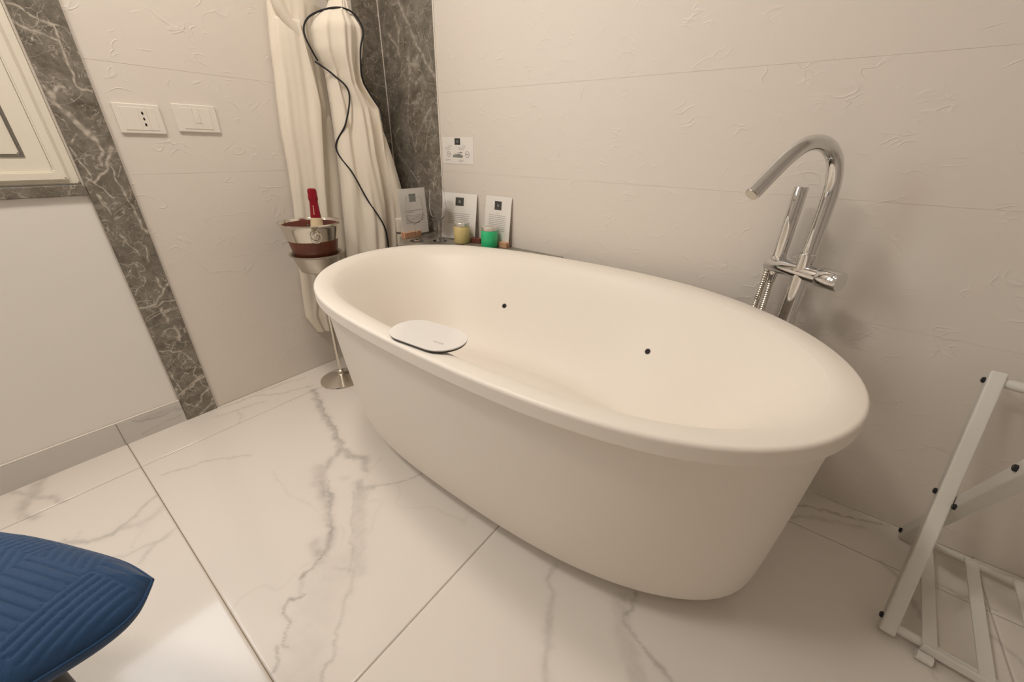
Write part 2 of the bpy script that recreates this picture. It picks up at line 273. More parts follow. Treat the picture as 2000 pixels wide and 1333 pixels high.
POST_VEINS= [(0.0032, 0.8, [(-1.209, 1.395), (-1.178, 1.377), (-1.142, 1.358), (-1.118, 1.353), (-1.11, 1.345)]), (0.0026, 0.8, [(-1.226, 1.362), (-1.191, 1.339), (-1.158, 1.329), (-1.138, 1.321)]), (0.0026, 0.8, [(-1.183, 1.337), (-1.19, 1.312)]), (0.0032, 0.8, [(-1.138, 1.323), (-1.14, 1.289), (-1.141, 1.245), (-1.139, 1.213), (-1.129, 1.2), (-1.112, 1.197)]), (0.007, 0.8, [(-1.22, 1.216), (-1.202, 1.186), (-1.207, 1.162), (-1.182, 1.126), (-1.164, 1.096), (-1.147, 1.07)]), (0.0057, 0.8, [(-1.147, 1.07), (-1.142, 1.029), (-1.159, 1.0)]), (0.0051, 0.8, [(-1.197, 1.191), (-1.173, 1.203)]), (0.0051, 0.8, [(-1.221, 1.273), (-1.221, 1.246), (-1.218, 1.212)]), (0.0025, 0.8, [(-1.213, 1.046), (-1.204, 1.001), (-1.19, 0.954), (-1.222, 0.936)]), (0.0032, 0.8, [(-1.114, 1.043), (-1.135, 1.014), (-1.156, 0.976), (-1.189, 0.944), (-1.162, 0.898)]), (0.0026, 0.8, [(-1.138, 1.005), (-1.133, 0.911), (-1.121, 0.858)]), (0.0032, 0.8, [(-1.187, 1.082), (-1.203, 1.055)]), (0.0019, 0.8, [(-1.189, 0.944), (-1.203, 0.959)]), (0.0019, 0.8, [(-1.141, 1.36), (-1.138, 1.323)]), (0.0019, 0.8, [(-1.113, 0.985), (-1.128, 0.951)]), (0.0026, 0.8, [(-1.199, 0.905), (-1.18, 0.842)]), (0.0042, 0.8, [(-1.196, 0.899), (-1.185, 0.879)]), (0.0036, 0.8, [(-1.103, 0.584), (-1.127, 0.559), (-1.165, 0.523), (-1.192, 0.503), (-1.215, 0.51)]), (0.0043, 0.8, [(-1.132, 0.612), (-1.135, 0.578), (-1.125, 0.558)]), (0.0029, 0.8, [(-1.103, 0.513), (-1.139, 0.519), (-1.186, 0.505)]), (0.0044, 0.8, [(-1.156, 0.499), (-1.153, 0.439)]), (0.0044, 0.8, [(-1.14, 0.416), (-1.138, 0.396), (-1.138, 0.357)]), (0.0039, 0.8, [(-1.105, 0.176), (-1.144, 0.151), (-1.185, 0.136), (-1.212, 0.125)]), (0.0047, 0.8, [(-1.104, 0.108), (-1.137, 0.084), (-1.175, 0.041)]), (0.0032, 0.8, [(-1.175, 0.041), (-1.201, 0.082)]), (0.0055, 0.8, [(-1.097, 0.072), (-1.12, 0.028), (-1.166, 0.007)]), (0.0022, 0.8, [(-1.212, 0.335), (-1.152, 0.307), (-1.126, 0.255), (-1.107, 0.212)]), (0.0022, 0.8, [(-1.212, 0.567), (-1.18, 0.59), (-1.168, 0.62)]), (0.0021, 0.8, [(-1.22, 0.632), (-1.195, 0.652)]), (0.0028, 0.8, [(-1.13, 0.717), (-1.137, 0.673)]), (0.0049, 0.8, [(-1.12, 0.85), (-1.121, 0.808), (-1.109, 0.77)]), (0.0021, 0.8, [(-1.216, 0.689), (-1.197, 0.659)]), (0.0021, 0.8, [(-1.183, 0.775), (-1.157, 0.709)]), (0.0023, 0.8, [(-1.209, 0.225), (-1.195, 0.142)])]
SLAB_VEINS= [(0.0084, 0.6, [(0.154, 1.647), (0.205, 1.553), (0.258, 1.471), (0.314, 1.403), (0.361, 1.342)]), (0.0041, 0.6, [(0.175, 1.617), (0.217, 1.551), (0.23, 1.502)]), (0.0053, 0.6, [(0.098, 1.641), (0.159, 1.64)]), (0.0074, 0.6, [(0.117, 1.591), (0.143, 1.546), (0.124, 1.492), (0.126, 1.448)]), (0.0122, 0.6, [(0.188, 1.442), (0.191, 1.376), (0.217, 1.411), (0.249, 1.401), (0.251, 1.437)]), (0.0061, 0.6, [(0.189, 1.361), (0.226, 1.328), (0.269, 1.355), (0.292, 1.324)]), (0.003, 0.6, [(0.2, 1.434), (0.173, 1.3), (0.149, 1.189), (0.168, 1.121), (0.187, 1.044)]), (0.0052, 0.6, [(0.047, 1.032), (0.129, 0.961), (0.197, 0.9), (0.251, 0.857)]), (0.0048, 0.6, [(0.321, 1.232), (0.228, 1.138), (0.19, 1.07)]), (0.0038, 0.6, [(0.368, 1.039), (0.319, 0.952), (0.305, 0.879)]), (0.0039, 0.6, [(0.273, 1.28), (0.213, 1.236), (0.194, 1.204)]), (0.0029, 0.6, [(0.308, 1.17), (0.26, 1.054)]), (0.0043, 0.6, [(0.063, 1.534), (0.118, 1.485)]), (0.009, 0.6, [(0.195, 1.26), (0.222, 1.251), (0.246, 1.274)]), (0.0032, 0.6, [(-0.041, 1.244), (0.031, 1.121), (0.063, 1.032)])]
ROBE_R= [(1.557, -0.328, -0.253), (1.539, -0.369, -0.227), (1.505, -0.396, -0.209), (1.48, -0.408, -0.201), (1.412, -0.409, -0.216), (1.377, -0.397, -0.23), (1.343, -0.381, -0.239), (1.307, -0.379, -0.23), (1.263, -0.379, -0.196), (1.217, -0.379, -0.154), (1.117, -0.382, -0.147), (1.034, -0.385, -0.146), (0.924, -0.39, -0.123), (0.808, -0.401, -0.102), (0.711, -0.408, -0.102), (0.585, -0.419, -0.113), (0.394, -0.424, -0.118), (0.153, -0.42, -0.12)]
ROBE_L= [(1.568, -0.516, -0.302), (1.47, -0.53, -0.319), (1.404, -0.54, -0.308), (1.317, -0.547, -0.302), (1.226, -0.558, -0.299), (1.111, -0.569, -0.312), (0.969, -0.573, -0.33), (0.817, -0.584, -0.349), (0.703, -0.598, -0.361), (0.533, -0.622, -0.365), (0.38, -0.637, -0.394), (0.294, -0.644, -0.469), (0.199, -0.604, -0.514)]
PIPE1= [(-0.407, 1.371), (-0.444, 1.454), (-0.409, 1.514), (-0.329, 1.55), (-0.263, 1.544), (-0.235, 1.492), (-0.263, 1.427), (-0.27, 1.347), (-0.245, 1.304), (-0.203, 1.245), (-0.186, 1.213), (-0.192, 1.172)]
PIPE2= [(-0.419, 1.368), (-0.373, 1.324), (-0.331, 1.267), (-0.361, 1.153), (-0.389, 1.055), (-0.365, 0.952), (-0.323, 0.84), (-0.271, 0.717), (-0.243, 0.599)]
# ------------------------------------------------------------------ floor: large polished tiles
XL = [0.0, 0.200, 1.382, 2.564, 3.40]; YL = [-3.40, -2.631, -1.412, -0.1935, 0.0]
floor = tag(box('floor', (-.02, -3.42, -.05), (3.42, .02, -.004), 'grout'), kind='structure')
def floor_vein(X, Y):
    J = .006
    Xw = X+J*wob(X, Y, 55, 1.0)+.003*wob(X, Y, 170, 4.0); Yw = Y+J*wob(Y, X, 60, 2.0)+.003*wob(Y, X, 150, 7.0)
    out = np.zeros(X.shape)
    for w, s, L in FLOOR_VEINS:
        xs = [p[0] for p in L]; ys = [p[1] for p in L]; mgn = w*2+.04
        if max(xs)+mgn < X.min() or min(xs)-mgn > X.max() or max(ys)+mgn < Y.min() or min(ys)-mgn > Y.max(): continue
        d = segdist(Xw, Yw, L); soft = 1/(1+(d/(w*.62))**(4 if w > .02 else 3))
        out = np.maximum(out, out*.5+s*soft)
    # faint general veining
    r = np.abs(wob(X*1.0+.3*Y, Y*.9-.4*X, 3.1, 5.0)+.35*wob(X, Y, 9, 2.5)+.12*wob(X, Y, 33, 1.5))
    out = np.maximum(out, .10/(1+(r/.012)**2)*(wob(X, Y, 4.0, 9.0) > .25))
    return np.clip(out*1.15, 0, 1)
for i in range(4):
    for j in range(4):
        x0, x1, y0, y1 = XL[i]+.0013, XL[i+1]-.0013, YL[j]+.0013, YL[j+1]-.0013
        near = (j >= 2 and i <= 3) or (j == 1 and i <= 2)
        st = .005 if (j == 2 and i in (1, 2)) else (.006 if near else .03)
        us = np.linspace(x0, x1, max(3, int((x1-x0)/st)+1)); vs = np.linspace(y0, y1, max(3, int((y1-y0)/st)+1))
        us = np.concatenate([[x0-.0003], us, [x1+.0003]]); vs = np.concatenate([[y0-.0003], vs, [y1+.0003]])
        def pos(U, V, x0=x0, x1=x1, y0=y0, y1=y1):
            z = np.where((U < x0) | (U > x1) | (V < y0) | (V > y1), -.004, 0.0); return U, V, z
        grid_slab('floor_tile', us, vs, pos, floor_vein, 'floor', floor)
# ------------------------------------------------------------------ walls
def rows(name, lo, hi, axis, zedges, parent):
    for z0, z1 in zip(zedges[:-1], zedges[1:]):
        a, b = list(lo), list(hi); a[2] = z0+.0003; b[2] = z1-.0003
        box(name, a, b, 'wall', parent, bev=.0003, seg=1)
ZE = [0, .312, .637, .962, 1.287, 1.612, 1.937, 2.262, 2.70]
wb = tag(box('wall_back', (-.15, .0006, 0), (3.55, .15, 2.7), 'joint'), kind='structure')
for xa, xb in ((.372, 3.4),): rows('wall_tile', (xa+.0004, .0, 0), (xb-.0004, .0006, 0), 0, ZE, wb)
wl = tag(box('wall_left', (-.15, -1.22, 0), (-.0006, .0006, 2.7), 'joint'), kind='structure')
rows('wall_tile', (-.0006, -1.106, 0), (.0, -.142, 0), 1, ZE, wl)
box('panel_below_window', (-.15, -2.65, 0), (0, -1.22, .905), 'paint', wl)
box('panel_above_window', (-.15, -2.65, 2.36), (0, -1.22, 2.7), 'paint', wl)
box('panel_beside_window', (-.15, -3.55, 0), (0, -2.65, 2.7), 'paint', wl)
tag(box('wall_right', (3.4, -3.55, 0), (3.55, .006, 2.7), 'taupe'), kind='structure')
tag(box('wall_front', (0, -3.55, 0), (3.4, -3.4, 2.7), 'taupe'), kind='structure')
tag(box('ceiling', (-.15, -3.55, 2.7), (3.55, .15, 2.8), 'ceil'), kind='structure')
# grey marble window post, with its own white veins
def post_vein(Y, Z):
    Yw = Y+.004*wob(Y*1.0, Z, 90, 1.0); Zw = Z+.006*wob(Z, Y, 80, 3.0); out = np.zeros(Y.shape)
    for w, s, L in POST_VEINS:
        d = segdist(Yw, Zw, L); out = np.maximum(out, s/(1+(d/(w*.75))**5))
    return np.clip(out*(.75+.5*wob(Y, Z, 210, 2.0)), 0, .9)
def post_pos(U, V):
    e = (U < -1.2149) | (U > -1.1061)
    return np.where(e, 0.0, .010)+0*V, np.clip(U, -1.215, -1.106), V
t1 = tag(grid_slab('trim_1', np.concatenate([[-1.21501], np.linspace(-1.2148, -1.1062, 80), [-1.10599]]), np.concatenate([np.linspace(0, 1.5, 800), np.linspace(1.52, 2.36, 30)]), post_pos, post_vein, 'marble'), 'grey marble post with white veins beside the window', kind='structure')
tag(box('trim_2', (-.0004, -.142, 0), (.004, 0.0, 2.7), 'marble', bev=.001), 'dark grey marble strip on left wall behind the robes', kind='structure')
t3 = tag(box('trim_3', (0.004, -.004, .0), (.366, .0004, 2.7), 'marble', bev=.001), 'grey marble slab on back wall in the corner', kind='structure')
def slab_vein(X, Z):
    Xw = X+.004*wob(X, Z, 85, 1.0); Zw = Z+.006*wob(Z, X, 75, 3.0); out = np.zeros(X.shape)
    for w, s, L in SLAB_VEINS:
        d = segdist(Xw, Zw, L); out = np.maximum(out, s/(1+(d/(w*.8))**3))
    return np.clip(out*(.7+.5*wob(X, Z, 190, 2.0)), 0, .8)
grid_slab('slab_face', np.linspace(.0055, .3650, 140), np.concatenate([np.linspace(.66, 1.72, 380), np.linspace(1.74, 2.7, 20)]), lambda U, V: (U, -.0042+0*U, V), slab_vein, 'marble', t3)
box('corner_joint', (.004, -.0075, .66), (.0075, -.004, 2.7), 'plate', t3)
box('edge_joint', (.366, -.003, .66), (.372, .0004, 2.7), 'plate', t3)
tag(box('trim_4', (-.14, -2.65, .905), (.012, -1.2165, .938), 'marble', bev=.003), 'grey marble window sill', kind='structure')
# ------------------------------------------------------------------ skirting tiles below the window
bb = tag(box('baseboard_left', (0, -3.4, 0), (.004, -1.2165, .100), 'joint'), kind='structure')
def sk_vein(Y, Z):
    o = np.zeros(Y.shape)
    for w, s, L in [(.004, .45, [(-1.215, .062), (-1.25, .070), (-1.29, .062), (-1.33, .070), (-1.37, .085)]), (.004, .25, [(-1.23, .035), (-1.30, .03), (-1.36, .02)]), (.015, .2, [(-1.24, .075), (-1.34, .08)])]:
        o = np.maximum(o, s/(1+(segdist(Y+.003*wob(Y, Z, 120, 1), Z+.003*wob(Z, Y, 110, 2), L)/(w*.7))**3))
    return o
for ya, yb in ((-1.413, -1.2166), (-2.62, -1.415), (-3.4, -2.622)):
    def spos(U, V, ya=ya, yb=yb):
        e = (U < ya) | (U > yb) | (V > .1)
        return np.where(e, .002, .009), U, V
    grid_slab('skirting_tile', np.concatenate([[ya-.0004], np.linspace(ya, yb, max(4, int((yb-ya)/.005))), [yb+.0004]]), np.concatenate([np.linspace(0, .1, 24), [.1004]]), spos, sk_vein, 'skirt', bb)
box('sealant_line', (.002, -3.4, .1006), (.0095, -1.2166, .1036), 'plate', bb)
# ------------------------------------------------------------------ window beside the post
w1 = tag(empty('window_1', (-.02, -1.93, .938)), 'cream framed window above grey marble sill', kind='structure')
def frame(name, y0, y1, z0, z1, w, xa, xb, mat, bev=.003, par=None):
    """mitred rectangular frame in the plane of the left wall"""
    bm = bmesh.new()
    for x in (xa, xb):
        for (a, b, c, d) in ((y0, z0, y1, z1), (y0+w, z0+w, y1-w, z1-w)):
            for p in ((a, b), (c, b), (c, d), (a, d)): bm.verts.new((x, p[0], p[1]))
    bm.verts.ensure_lookup_table(); v = bm.verts
    for k in range(4):
        n = (k+1) % 4
        bm.faces.new((v[k], v[n], v[4+n], v[4+k])); bm.faces.new((v[8+k], v[12+k], v[12+n], v[8+n]))
        bm.faces.new((v[k], v[8+k], v[8+n], v[n])); bm.faces.new((v[4+k], v[4+n], v[12+n], v[12+k]))
    if bev: bmesh.ops.bevel(bm, geom=bm.edges[:], offset=bev, segments=2, affect='EDGES')
    o = bm_obj(name, bm, mat, None); o.parent = par or w1; o.matrix_parent_inverse = Matrix.Translation(-(w1.location))
    return o
def wpart(o): o.parent = w1; o.matrix_parent_inverse = Matrix.Translation(-w1.location); return o
Z0, Z1 = .9395, 2.36
frame('outer_frame', -2.648, -1.2185, Z0, Z1, .030, -.075, -.006, 'lacquer')
for (ya, yb) in ((-1.924, -1.243), (-2.623, -1.926)):
    frame('sash', ya, yb, Z0+.012, Z1-.02, .026, -.065, .004, 'lacquer', .004)
    frame('sash_panel', ya+.024, yb-.024, Z0+.034, Z1-.042, .048, -.060, -.004, 'lacquer', .003)
    frame('gasket', ya+.0695, yb-.0695, Z0+.0775, Z1-.086, .006, -.050, -.0018, 'gasket', .0005)
    frame('glazing_bead', ya+.0745, yb-.0745, Z0+.083, Z1-.092, .050, -.050, -.006, 'lacquer', .003)
    wpart(box('pane', (-.040, ya+.115, Z0+.12), (-.036, yb-.115, Z1-.13), 'pane'))
wpart(box('window_handle', (.004, -1.932, 1.55), (.018, -1.918, 1.68), 'brushed', bev=.004))
# warm ceiling lamps
for i, (x, y, lb) in enumerate(LAMPS):
    t = tag(empty('ceiling_lamp', (x, y, 2.7)), lb, 'ceiling lamp', 'ceiling lamps')
    lathe('trim_ring', [(.165, -.03), (.178, -.03), (.182, 0), (.16, 0)], (0, 0, 0), 'lampring', t, 48, False, False)
    lathe('lamp_lens', [(.166, -.026), (.12, -.034), (.02, -.038)], (0, 0, 0), 'lamp', t, 48, False, True)
# ------------------------------------------------------------------ bathtub
TQ = [1.3323, -0.5543, 0.7997, 0.001, -0.0271, 0.4875, -0.0579, 0.0092, -0.0313, -0.0333, 0.0089, -0.0079, -0.0066, 0.0262, -0.0073, 0.015, -0.004, -0.0131]
TB = [1.236, -0.4666, 0.7865, 0.2943, 2.9725, 0.0332, 0.0262, 0.4103, 0.0792]
ZR = .675; NT = 160
def outline(n=NT):
    T = np.linspace(0, 2*PI, 721)[:-1]; x = np.full(T.shape, TQ[0]); y = np.full(T.shape, TQ[1])
    for k in range(1, 5):
        a = TQ[2+4*(k-1):6+4*(k-1)]; x = x+a[0]*np.cos(k*T)+a[1]*np.sin(k*T); y = y+a[2]*np.cos(k*T)+a[3]*np.sin(k*T)
    # resample by angle about the centre
    ang = np.unwrap(np.arctan2(y+.53, x-1.268)); o = np.argsort(ang); t = np.linspace(ang[o][0], ang[o][0]+2*PI, n, endpoint=False)
    aa = np.concatenate([ang[o], [ang[o][0]+2*PI]]); xx = np.append(x[o], x[o][0]); yy = np.append(y[o], y[o][0])
    return np.interp(t, aa, xx), np.interp(t, aa, yy)
OX, OY = outline()
for _ in range(3): OX = (np.roll(OX, 1)+2*OX+np.roll(OX, -1))/4; OY = (np.roll(OY, 1)+2*OY+np.roll(OY, -1))/4
tx = np.roll(OX, -1)-np.roll(OX, 1); ty = np.roll(OY, -1)-np.roll(OY, 1); tl = np.hypot(tx, ty); NX, NY = -ty/tl, tx/tl
if np.mean(NX*(1.268-OX)+NY*(-.53-OY)) < 0: NX, NY = -NX, -NY       # inward normals
def inset(d): return OX+NX*d, OY+NY*d
def ring(x, y, z): return [(a, b, z) for a, b in zip(x, y)]
tub = tag(empty('bathtub', (1.268, -.53, 0)), 'large cream oval freestanding bathtub with a thick rounded rim', 'bathtub')
def tpart(o): o.parent = tub; o.matrix_parent_inverse = Matrix.Translation(-tub.location); return o
dx, dy = OX-1.268, OY+.53; L_ = np.hypot(dx, dy); topx, topy = OX+NX*.022, OY+NY*.022
an = np.arctan2(dy, dx)-TB[5]; rr = 1/((np.abs(np.cos(an))/TB[2])**TB[4]+(np.abs(np.sin(an))/TB[3])**TB[4])**(1/TB[4])
bx, by = TB[0]+rr*np.cos(an+TB[5]), TB[1]+rr*np.sin(an+TB[5])
rings = []
zt = ZR-.034
for z in list(np.linspace(0, .10, 12))+list(np.linspace(.13, zt, 22)):
    u = z/zt; w = u**TB[7]; X = bx*(1-w)+topx*w; Y = by*(1-w)+topy*w
    if z < .10:
        ins = TB[8]*(1-math.sqrt(max(0, 1-((.10-z)/.10)**2))); X = TB[0]+(X-TB[0])*(1-ins/TB[2]); Y = TB[1]+(Y-TB[1])*(1-ins/TB[3])
    rings.append(ring(X, Y, z+.0005))
tpart(loft('outer_shell', rings, 'tub', cap0=True, cap1=False))
# rim: rounded lip, then the basin
rim = []
prof_r = [(.034, -.0358), (.010, -.0360), (.003, -.0360), (.0010, -.0357), (.0003, -.0350), (0, -.0340), (0, -.032), (0, -.020), (0, -.0095), (0, -.0085)]
for k in range(1, 9): prof_r.append((.0085*(1-math.cos(k/8*PI/2)), -.0085+.0085*math.sin(k/8*PI/2)))
prof_r += [(.011, .0), (.018, .0), (.026, -.0003), (.034, -.0014), (.042, -.0034), (.049, -.0062), (.056, -.0098)]
for d, z in prof_r:
    X, Y = inset(d); rim.append(ring(X, Y, ZR+z))
tpart(loft('rim', rim, 'tub', cap0=False, cap1=False))
bas = []
x0, y0 = inset(.056)
cxb, cyb = 1.27, -.53; ba, bb_ = .40, .12
an2 = np.arctan2(y0-cyb, x0-cxb); r2 = 1/((np.abs(np.cos(an2))/ba)**2.2+(np.abs(np.sin(an2))/bb_)**2.2)**(1/2.2)
fx, fy = cxb+r2*np.cos(an2), cyb+r2*np.sin(an2)
for k in range(0, 25):
    t = k/24; w = t; zz = ZR-.0098-.015*t-.325*math.sin(PI/2*t)**1.30
    bas.append(ring(x0*(1-w)+fx*w, y0*(1-w)+fy*w, zz))
for s_, z_ in ((.8, -.3405), (.5, -.3415), (.06, -.342)):
    bas.append(ring(cxb+(fx-cxb)*s_, cyb+(fy-cyb)*s_, ZR+z_))
basin = tpart(loft('basin', bas, 'tub', cap0=False, cap1=True))
bpy.context.view_layer.update()
CAMP = Vector((1.90422, -1.44711, 1.07))
# two whirlpool jets in the far inner wall, set where they sit on the basin
for (hx, hy) in JETS:
    ok, hit, nrm, _ = basin.ray_cast(Vector((hx, hy, 1.0)), Vector((0, 0, -1)))
    if not ok: continue
    n_ = nrm if nrm.z > 0 else -nrm
    j = tpart(lathe('jet_nozzle', [(.0100, -.002), (.0100, .0008), (.0088, .0014), (.0080, .0008)], hit, 'gasket', None, 20, True, False, axis=n_))
    hh = lathe('jet_opening', [(.0081, .0006), (.0078, .0012)], hit, 'hole', None, 20, True, True, axis=n_); hh.parent = j
# ------------------------------------------------------------------ white glossy tray on the front rim
def rrect(a, b, r, n=10):
    P = []
    for sx, sy, a0 in ((1, 1, 0), (-1, 1, PI/2), (-1, -1, PI), (1, -1, 3*PI/2)):
        for k in range(n+1):
            t = a0+PI/2*k/n; P.append((sx*(a-r)+r*math.cos(t), sy*(b-r)+r*math.sin(t)))
    return P
tr = tag(empty('bath_tray', (1.270, -.921, .6765), math.radians(5)), 'flat white glossy oval tray with dark edge on front rim of bathtub', 'tray')
P = rrect(.099, .057, .0565)
def sc(k, z): return [(x*k, y*k, z) for x, y in P]
loft('tray_base', [sc(.95, .000), sc(.985, .0006), sc(.992, .0045)], 'trayu', tr)
loft('tray_top', [sc(.985, .0046), sc(1, .0050), sc(1, .0070), sc(.997, .0076), sc(.990, .0078)], 'tray', tr)
lp = box('printed_mark', (.036, -.022, .0078), (.062, -.0175, .0080), 'ink', tr)
lq = box('printed_mark', (.0385, -.0208, .0080), (.0595, -.0187, .0081), 'tray', tr)
# ------------------------------------------------------------------ marble corner shelf behind the tub
sel = [(a, b) for a, b in zip(OX-NX*.006, OY-NY*.006) if b > -.36 and a < 1.088]
sel.sort(key=lambda p: -p[0])
top = [(.255, -.008), (1.085, -.002), (1.092, -.010), (1.092, -.040)]+[(a, min(b, -.004)) for a, b in sel if a < 1.085]+[(.43, -.36), (.36, -.29), (.265, -.215), (.255, -.2)]
bm = bmesh.new(); vs = [bm.verts.new((a, b, .632)) for a, b in top]; f = bm.faces.new(vs)
ex = bmesh.ops.extrude_face_region(bm, geom=[f]); 
for v in [g_ for g_ in ex['geom'] if isinstance(g_, bmesh.types.BMVert)]: v.co.z = .658
shelf = tag(empty('corner_shelf', (.5, -.1, 0)), 'grey marble corner shelf against back wall behind bathtub', 'shelf')
o = bm_obj('shelf_slab', bm, 'marble'); o.parent = shelf; o.matrix_parent_inverse = Matrix.Translation(-shelf.location)
o = box('shelf_support', (.28, -.16, 0), (.44, -.008, .632), 'paint'); o.parent = shelf; o.matrix_parent_inverse = Matrix.Translation(-shelf.location)
# ------------------------------------------------------------------ floor-standing chrome bath mixer
PX, PY = 1.914, -.12
fa = tag(empty('bath_faucet', (PX, PY, 0)), 'tall chrome freestanding bath faucet with curved spout and hand shower', 'faucet')
bd = Vector((.847, -.531, 0)); sd = Vector((-.531, -.847, 0)); ZB = .778
lathe('floor_plate', [(.05, 0), (.05, .006), (.046, .010), (.02, .012)], (0, 0, 0), 'chrome', fa)
def oval(c, a, b, u, v, n=28): return [c+u*(a*math.cos(2*PI*k/n))+v*(b*math.sin(2*PI*k/n)) for k in range(n)]
tube('column', [(0, 0, .010), (0, 0, .4), (0, 0, ZB+.045)], .0215, 'chrome', fa, 28)
lathe('spout_collar', [(.0225, ZB+.040), (.0225, ZB+.050), (.020, ZB+.052)], (0, 0, 0), 'chrome', fa, 28)
prof = [(0, ZB+.05), (0, .90), (.002, .98), (.012, 1.025), (.034, 1.062), (.070, 1.087), (.110, 1.096), (.150, 1.090), (.185, 1.070), (.215, 1.045), (.262, .999), (.276, .985)]
tube('spout', spline([sd*s+Vector((0, 0, z)) for s, z in prof], 8), .0172, 'chrome', fa, 28)
e_ = (sd*(.276-.262)+Vector((0, 0, .985-.999))).normalized()
lathe('spout_outlet', [(.0150, -.0005), (.0150, .0015), (.012, .0008)], sd*.276+Vector((0, 0, .985)), 'brushed', fa, 24, True, True, axis=e_)
cb = lambda s: bd*s+Vector((0, 0, ZB))
tube('crossbar', [cb(-.106), cb(-.103), cb(.045)], [.020, .0225, .0225], 'chrome', fa, 30)
kn = tube('mixer_handle', [cb(.046), cb(.048), cb(.097), cb(.100)], [.0235, .0255, .0255, .024], 'chrome', fa, 32)
hc = cb(-.080)
hs = tube('hand_shower', [hc+Vector((0, 0, .018)), hc+Vector((0, 0, .022)), hc+Vector((0, 0, .208)), hc+Vector((0, 0, .214))], [.0155, .0175, .0175, .0165], 'chrome', fa, 24)
lathe('holder_ring', [(.0195, .016), (.0195, .025), (.0176, .026)], hc, 'chrome', fa, 24)
lathe('hose_nut', [(.010, -.052), (.0105, -.050), (.0105, -.034), (.012, -.032), (.012, -.018)], hc, 'chrome', fa, 20)
def hose(path, r=.0082):
    P = spline(path, 10); Q = []; d = 0; R_ = []
    S_ = [P[0]]
    for a, b in zip(P[:-1], P[1:]):
        m_ = max(1, int((b-a).length/.0016))
        for k in range(1, m_+1): S_.append(a.lerp(b, k/m_))
    R_ = [r*(1+.13*math.sin(i*PI/2)) for i in range(len(S_))]
    return tube('shower_hose', S_, R_, 'steel', fa, 10)
hose([hc+Vector((0, 0, -.05)), hc+Vector((.0, .0, -.20)), hc+Vector((-.012, -.005, -.45)), hc+Vector((-.02, -.01, -.60)), hc+Vector((-.035, .0, -.645)), hc+Vector((-.052, .010, -.60)), hc+Vector((-.035, .012, -.35)), hc+Vector((-.022, .010, -.15)), hc+Vector((-.018, .010, -.018))])
# ------------------------------------------------------------------ ice bucket on its stand
BX, BY = .212, -.622
st = tag(empty('bucket_stand', (BX, BY, 0)), 'polished steel pedestal stand holding an ice bucket beside bathtub', 'stand')
lathe('base', [(.100, 0), (.101, .003), (.099, .007), (.085, .012), (.055, .022), (.025, .032), (.014, .036)], (0, 0, 0), 'steel', st, 56)
lathe('base_nut', [(.015, .034), (.015, .052), (.010, .056)], (0, 0, 0), 'steel', st, 20)
lathe('pole', [(.0085, .05), (.0085, .575)], (0, 0, 0), 'steel', st, 20)
lathe('holder_bowl', [(.012, .563), (.068, .568), (.073, .572), (.096, .636), (.103, .640), (.107, .644), (.107, .647), (.099, .646), (.092, .638), (.070, .578), (.012, .573)], (0, 0, 0), 'brushed', st, 56)
bu = tag(empty('ice_bucket', (BX, BY, .580)), 'polished steel ice bucket with rust brown lower band holding champagne', 'bucket')
lathe('bucket_wall', [(.098, .125), (.113, .178), (.118, .187), (.124, .193), (.124, .197), (.117, .196), (.110, .186), (.094, .13)], (0, 0, 0), 'steel', bu, 64, False, False)
lathe('brown_band', [(.060, 0), (.070, .0), (.0755, .008), (.0985, .126), (.092, .126), (.068, .012), (.0, .012)], (0, 0, 0), 'copper', bu, 64, True, False)
lathe('bucket_lining', [(.001, .06), (.080, .062), (.0935, .13), (.1095, .1865)], (0, 0, 0), 'darkin', bu, 64, True, False)
vd = Vector((CAMP.x-BX, CAMP.y-BY, 0)).normalized(); ka = math.atan2(vd.y, vd.x)+.10
kd = Vector((math.cos(ka), math.sin(ka), 0)); kt = Vector((-kd.y, kd.x, 0))
lathe('handle_knob', [(.004, -.012), (.004, .002), (.009, .004), (.0115, .010), (.009, .016), (.003, .0185)], kd*.1125+Vector((0, 0, .168)), 'steel', bu, 20, axis=kd)
rp_ = [kd*(.120-.0002*0)+kt*(.021*math.cos(t))+Vector((0, 0, .150+.021*math.sin(t)-.002))-kd*(.010*(1-math.sin(t))/2) for t in np.linspace(0, 2*PI, 41)]
tube('ring_handle', rp_, .0022, 'steel', bu, 10, False)
k2 = -kt*.95+kd*.3; k2.normalize()
lathe('handle_knob', [(.004, -.012), (.004, .002), (.009, .004), (.0115, .010), (.003, .0185)], -kd*.1125+Vector((0, 0, .168)), 'steel', bu, 20, axis=-kd)
